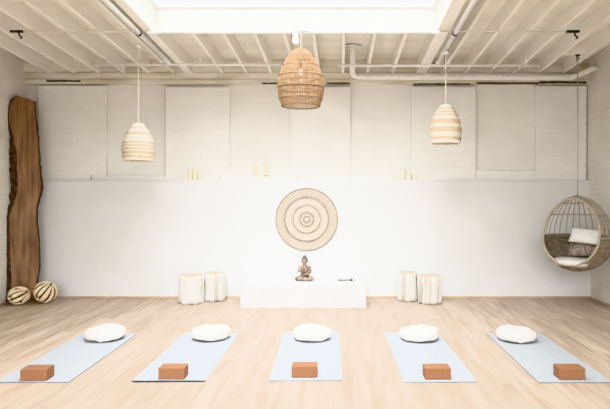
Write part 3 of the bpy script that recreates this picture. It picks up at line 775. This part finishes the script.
# seat cushion in the bowl of the basket
def seat_cushion():
    mb = MB(); n = 40; V = []; prof = [(.0, .0), (.18, .002), (.29, .03), (.33, .068), (.315, .098), (.25, .112), (.12, .112), (0.0, .11)]
    for i, (r, z) in enumerate(prof):
        for j in range(n):
            a = 2 * PI * j / n; k_ = 1 + .03 * noise.noise((math.cos(a) * 2, math.sin(a) * 2, z * 9)); V.append((r * k_ * math.cos(a), r * k_ * math.sin(a), z + .008 * noise.noise((r * 9 * math.cos(a), r * 9 * math.sin(a), 1))))
    F = [(i * n + j, i * n + (j + 1) % n, (i + 1) * n + (j + 1) % n, (i + 1) * n + j) for i in range(len(prof) - 1) for j in range(n)]
    mb.add(V, F); o = mb.build('seat_cushion', M['cotton'], None, True, weld=True); o.location = (CHX - .02, CHY - .02, ezb + .072)
    tag(o, 'round cream seat cushion lying in the hanging egg chair', 'cushion')
seat_cushion()
fwd = Vector((-math.sin(ang), -math.cos(ang), 0)); rgt = Vector((math.cos(ang), -math.sin(ang), 0))
pz = Vector((CHX, CHY, 0))
tl = math.radians(57)
pn = fwd * math.sin(tl) + Vector((0, 0, math.cos(tl))); pu = -fwd * math.cos(tl) + Vector((0, 0, math.sin(tl)))
p1 = pz - fwd * .15 + rgt * .04 + Vector((0, 0, .872))
pillow('throw_pillow', .46, .32, .13, M['fur'], p1, (tl, math.radians(-3), rz), 'brown-grey fur pillow propped in the hanging egg chair', 'pillow', 2, .010, True)
p2 = p1 + pu * .10 + pn * .128 + rgt * .03
pillow('throw_pillow', .44, .23, .12, M['cotton'], p2, (tl, math.radians(4), rz), 'white pillow resting on the fur pillow in the hanging egg chair', 'pillow', 5, .005)

# ================================================================== YOGA MATS, CUSHIONS, CORK BLOCKS
def mat(cx, yn, yf, w, rot, label, seed, curl=0.0):
    mb = MB(); nx_, ny_ = 12, 60; L = yf - yn; th = .006; V0, V1 = [], []
    for j in range(ny_ + 1):
        y = -L / 2 + L * j / ny_
        for i in range(nx_ + 1):
            x = -w / 2 + w * i / nx_
            z = .0008 + .0012 * (1 + noise.noise((x * 3 + seed, y * 2, 0)))
            d = (y + L / 2); 
            if curl and d < .05: z += curl * (1 - d / .05) ** 2
            V0.append((x, y, z)); V1.append((x, y, z + th))
    n = len(V0); mb.v = V0 + V1; W = nx_ + 1
    for j in range(ny_):
        for i in range(nx_):
            q = (j * W + i, j * W + i + 1, (j + 1) * W + i + 1, (j + 1) * W + i)
            mb.f.append(tuple(n + k_ for k_ in q)); mb.mi.append(0); mb.f.append(q[::-1]); mb.mi.append(1)
    bd = [i for i in range(W)] + [j * W + W - 1 for j in range(1, ny_ + 1)] + [ny_ * W + i for i in range(W - 2, -1, -1)] + [j * W for j in range(ny_ - 1, 0, -1)]
    for p, q in zip(bd, bd[1:] + bd[:1]): mb.f.append((p, q, n + q, n + p)); mb.mi.append(1)
    o = mb.build('yoga_mat', [M['mat'], M['mat_edge']]); o.location = (cx, (yn + yf) / 2, 0); o.rotation_euler = (0, 0, rot)
    return tag(o, label, 'yoga mat', 'yoga mats in a row')
ORD = ['leftmost', 'second from the left', 'middle', 'second from the right', 'rightmost']
MX = [-2.672, -1.495, -.318, .852, 2.03]; MN = [5.01, 5.022, 5.06, 5.015, 5.005]; MROT = [.012, .006, .022, .022, .004]
def zafu(x, y, label, seed, rz):
    rr = random.Random(seed); mb = MB(); n, m_ = 64, 22
    R0, Hc = .217, .136
    V = []
    for i in range(m_ + 1):
        th = PI * i / m_ - PI / 2
        cr = math.copysign(abs(math.cos(th)) ** .62, math.cos(th)); sz = math.copysign(abs(math.sin(th)) ** .8, math.sin(th))
        for j in range(n):
            a = 2 * PI * j / n
            wob = 1 + .035 * noise.noise((math.cos(a) * 1.3 + seed, math.sin(a) * 1.3, 0)) 
            r = R0 * cr * wob; z = Hc / 2 * (1 + sz)
            tilt = .012 * math.cos(a - seed) * (cr) * (z / Hc)
            pl_ = abs(math.cos(th)) ** 2
            r += .0035 * math.sin(a * 19 + 2 * noise.noise((a, z * 9, seed))) * pl_ * .8
            x_, y_ = r * math.cos(a), r * math.sin(a)
            nn = .022 * noise.noise((x_ * 8 + seed, y_ * 8, z * 10)) + .011 * noise.noise((x_ * 20, y_ * 20 + seed, z * 20))
            k_ = 1 if z > .02 else z / .02
            V.append((x_ * (1 + nn * 1.2), y_ * (1 + nn * 1.2), max(0, z + (tilt + nn * .9) * k_)))
    mb.add(V, [(i * n + j, i * n + (j + 1) % n, (i + 1) * n + (j + 1) % n, (i + 1) * n + j) for i in range(m_) for j in range(n)])
    o = mb.build('meditation_cushion', M['cotton'], None, True, weld=True); o.location = (x, y, .0095); o.rotation_euler = (0, 0, rz)
    return tag(o, label, 'cushion', 'meditation cushions on the mats')
CX = [(-2.625, 6.50), (-1.447, 6.52), (-.310, 6.50), (.884, 6.48), (1.958, 6.455)]
BX = [(-2.662, 5.035, .03), (-1.478, 5.075, 0), (-.316, 5.125, 0), (.858, 5.07, .02), (2.03, 5.065, 0.0)]
WHERE = ['leftmost mat', 'second mat from the left', 'middle mat', 'second mat from the right', 'rightmost mat']
bl = MB().box(-.114, .114, 0, .15, 0, .1).build('yoga_block', M['cork'], bevel=.006)
for i in range(5):
    mat(MX[i], MN[i], MN[i] + 1.76, .635, MROT[i], 'pale blue-grey yoga mat, %s of the row of five' % ORD[i], i, .012 if i == 1 else 0)
    zafu(*CX[i], 'round white cotton cushion on the far end of the %s' % WHERE[i], i + 1.7 * (i + 1), i * .9)
    o = bl if i == 0 else bl.copy()
    if i: COL.objects.link(o)
    o.location = (BX[i][0], BX[i][1], .0095); o.rotation_euler = (0, 0, BX[i][2])
    tag(o, 'brown cork block on the near end of the %s' % WHERE[i], 'yoga block', 'cork blocks on the mats')

# ================================================================== LIGHT
w = bpy.data.worlds.new('overcast'); bpy.context.scene.world = w; w.use_nodes = True
wt = w.node_tree; bg = wt.nodes['Background']; bg.inputs[0].default_value = (.945, .975, 1, 1)
tc = N(wt, 'ShaderNodeTexCoord'); sp = N(wt, 'ShaderNodeSeparateXYZ'); wt.links.new(tc.outputs['Generated'], sp.inputs[0])
mr = N(wt, 'ShaderNodeMapRange'); mr.inputs['From Min'].default_value = 0.0; mr.inputs['From Max'].default_value = 0.9
mr.inputs['To Min'].default_value = SKY_LOW; mr.inputs['To Max'].default_value = SKY_HIGH
wt.links.new(sp.outputs['Z'], mr.inputs['Value'])
# sky lobe added high behind the viewer, shaped to brighten the wall's middle
el = math.radians(LOBE_EL); sd = (-.05, -math.cos(el), math.sin(el))
dt = N(wt, 'ShaderNodeVectorMath', operation='DOT_PRODUCT'); dt.inputs[1].default_value = sd; wt.links.new(tc.outputs['Generated'], dt.inputs[0])
mxz = N(wt, 'ShaderNodeMath', operation='MAXIMUM'); mxz.inputs[1].default_value = 0; wt.links.new(dt.outputs['Value'], mxz.inputs[0])
pw = N(wt, 'ShaderNodeMath', operation='POWER'); pw.inputs[1].default_value = LOBE_P; wt.links.new(mxz.outputs[0], pw.inputs[0])
x2 = N(wt, 'ShaderNodeMath', operation='POWER'); x2.inputs[1].default_value = 2; ax = N(wt, 'ShaderNodeMath', operation='ABSOLUTE')
wt.links.new(sp.outputs['X'], ax.inputs[0]); wt.links.new(ax.outputs[0], x2.inputs[0])
x3 = N(wt, 'ShaderNodeMath', operation='MULTIPLY'); x3.inputs[1].default_value = -1 / LOBE_W ** 2; wt.links.new(x2.outputs[0], x3.inputs[0])
ex = N(wt, 'ShaderNodeMath', operation='EXPONENT'); wt.links.new(x3.outputs[0], ex.inputs[0])
pg = N(wt, 'ShaderNodeMath', operation='MULTIPLY'); wt.links.new(pw.outputs[0], pg.inputs[0]); wt.links.new(ex.outputs[0], pg.inputs[1])
ml = N(wt, 'ShaderNodeMath', operation='MULTIPLY_ADD'); ml.inputs[1].default_value = LOBE_K; wt.links.new(pg.outputs[0], ml.inputs[0]); wt.links.new(mr.outputs[0], ml.inputs[2])
wt.links.new(ml.outputs[0], bg.inputs[1])
def portal(name, loc, rot, sx_, sy_):
    l = bpy.data.lights.new(name, 'AREA'); l.shape = 'RECTANGLE'; l.size = sx_; l.size_y = sy_; l.cycles.is_portal = True
    o = bpy.data.objects.new(name, l); COL.objects.link(o); o.location = loc; o.rotation_euler = rot; return o
ym = (SY0 + SY1) / 2
portal('skylight_portal', ((SX0 + SX1) / 2, ym, zd(ym) + .2), (-.062, 0, 0), SX1 - SX0 + .1, SY1 - SY0 + .1)
portal('rear_portal', ((XL + XR) / 2, Y0 - .02, 2.1), (math.radians(90), 0, 0), XR - XL, 4.4)

# ================================================================== CAMERA
cam = bpy.data.cameras.new('camera'); co = bpy.data.objects.new('camera', cam); COL.objects.link(co)
co.location = (0, 0, CAM_Z); co.rotation_euler = (PI / 2, 0, 0)
cam.sensor_width = 36; cam.lens = 580 / 610 * 36; cam.shift_x = (305 - 340) / 610; cam.shift_y = (194 - 204.5) / 610
cam.clip_start = .05
sc = bpy.context.scene; sc.camera = co
sc.view_settings.view_transform = 'Khronos PBR Neutral'; sc.view_settings.look = 'None'; sc.view_settings.exposure = -0.03
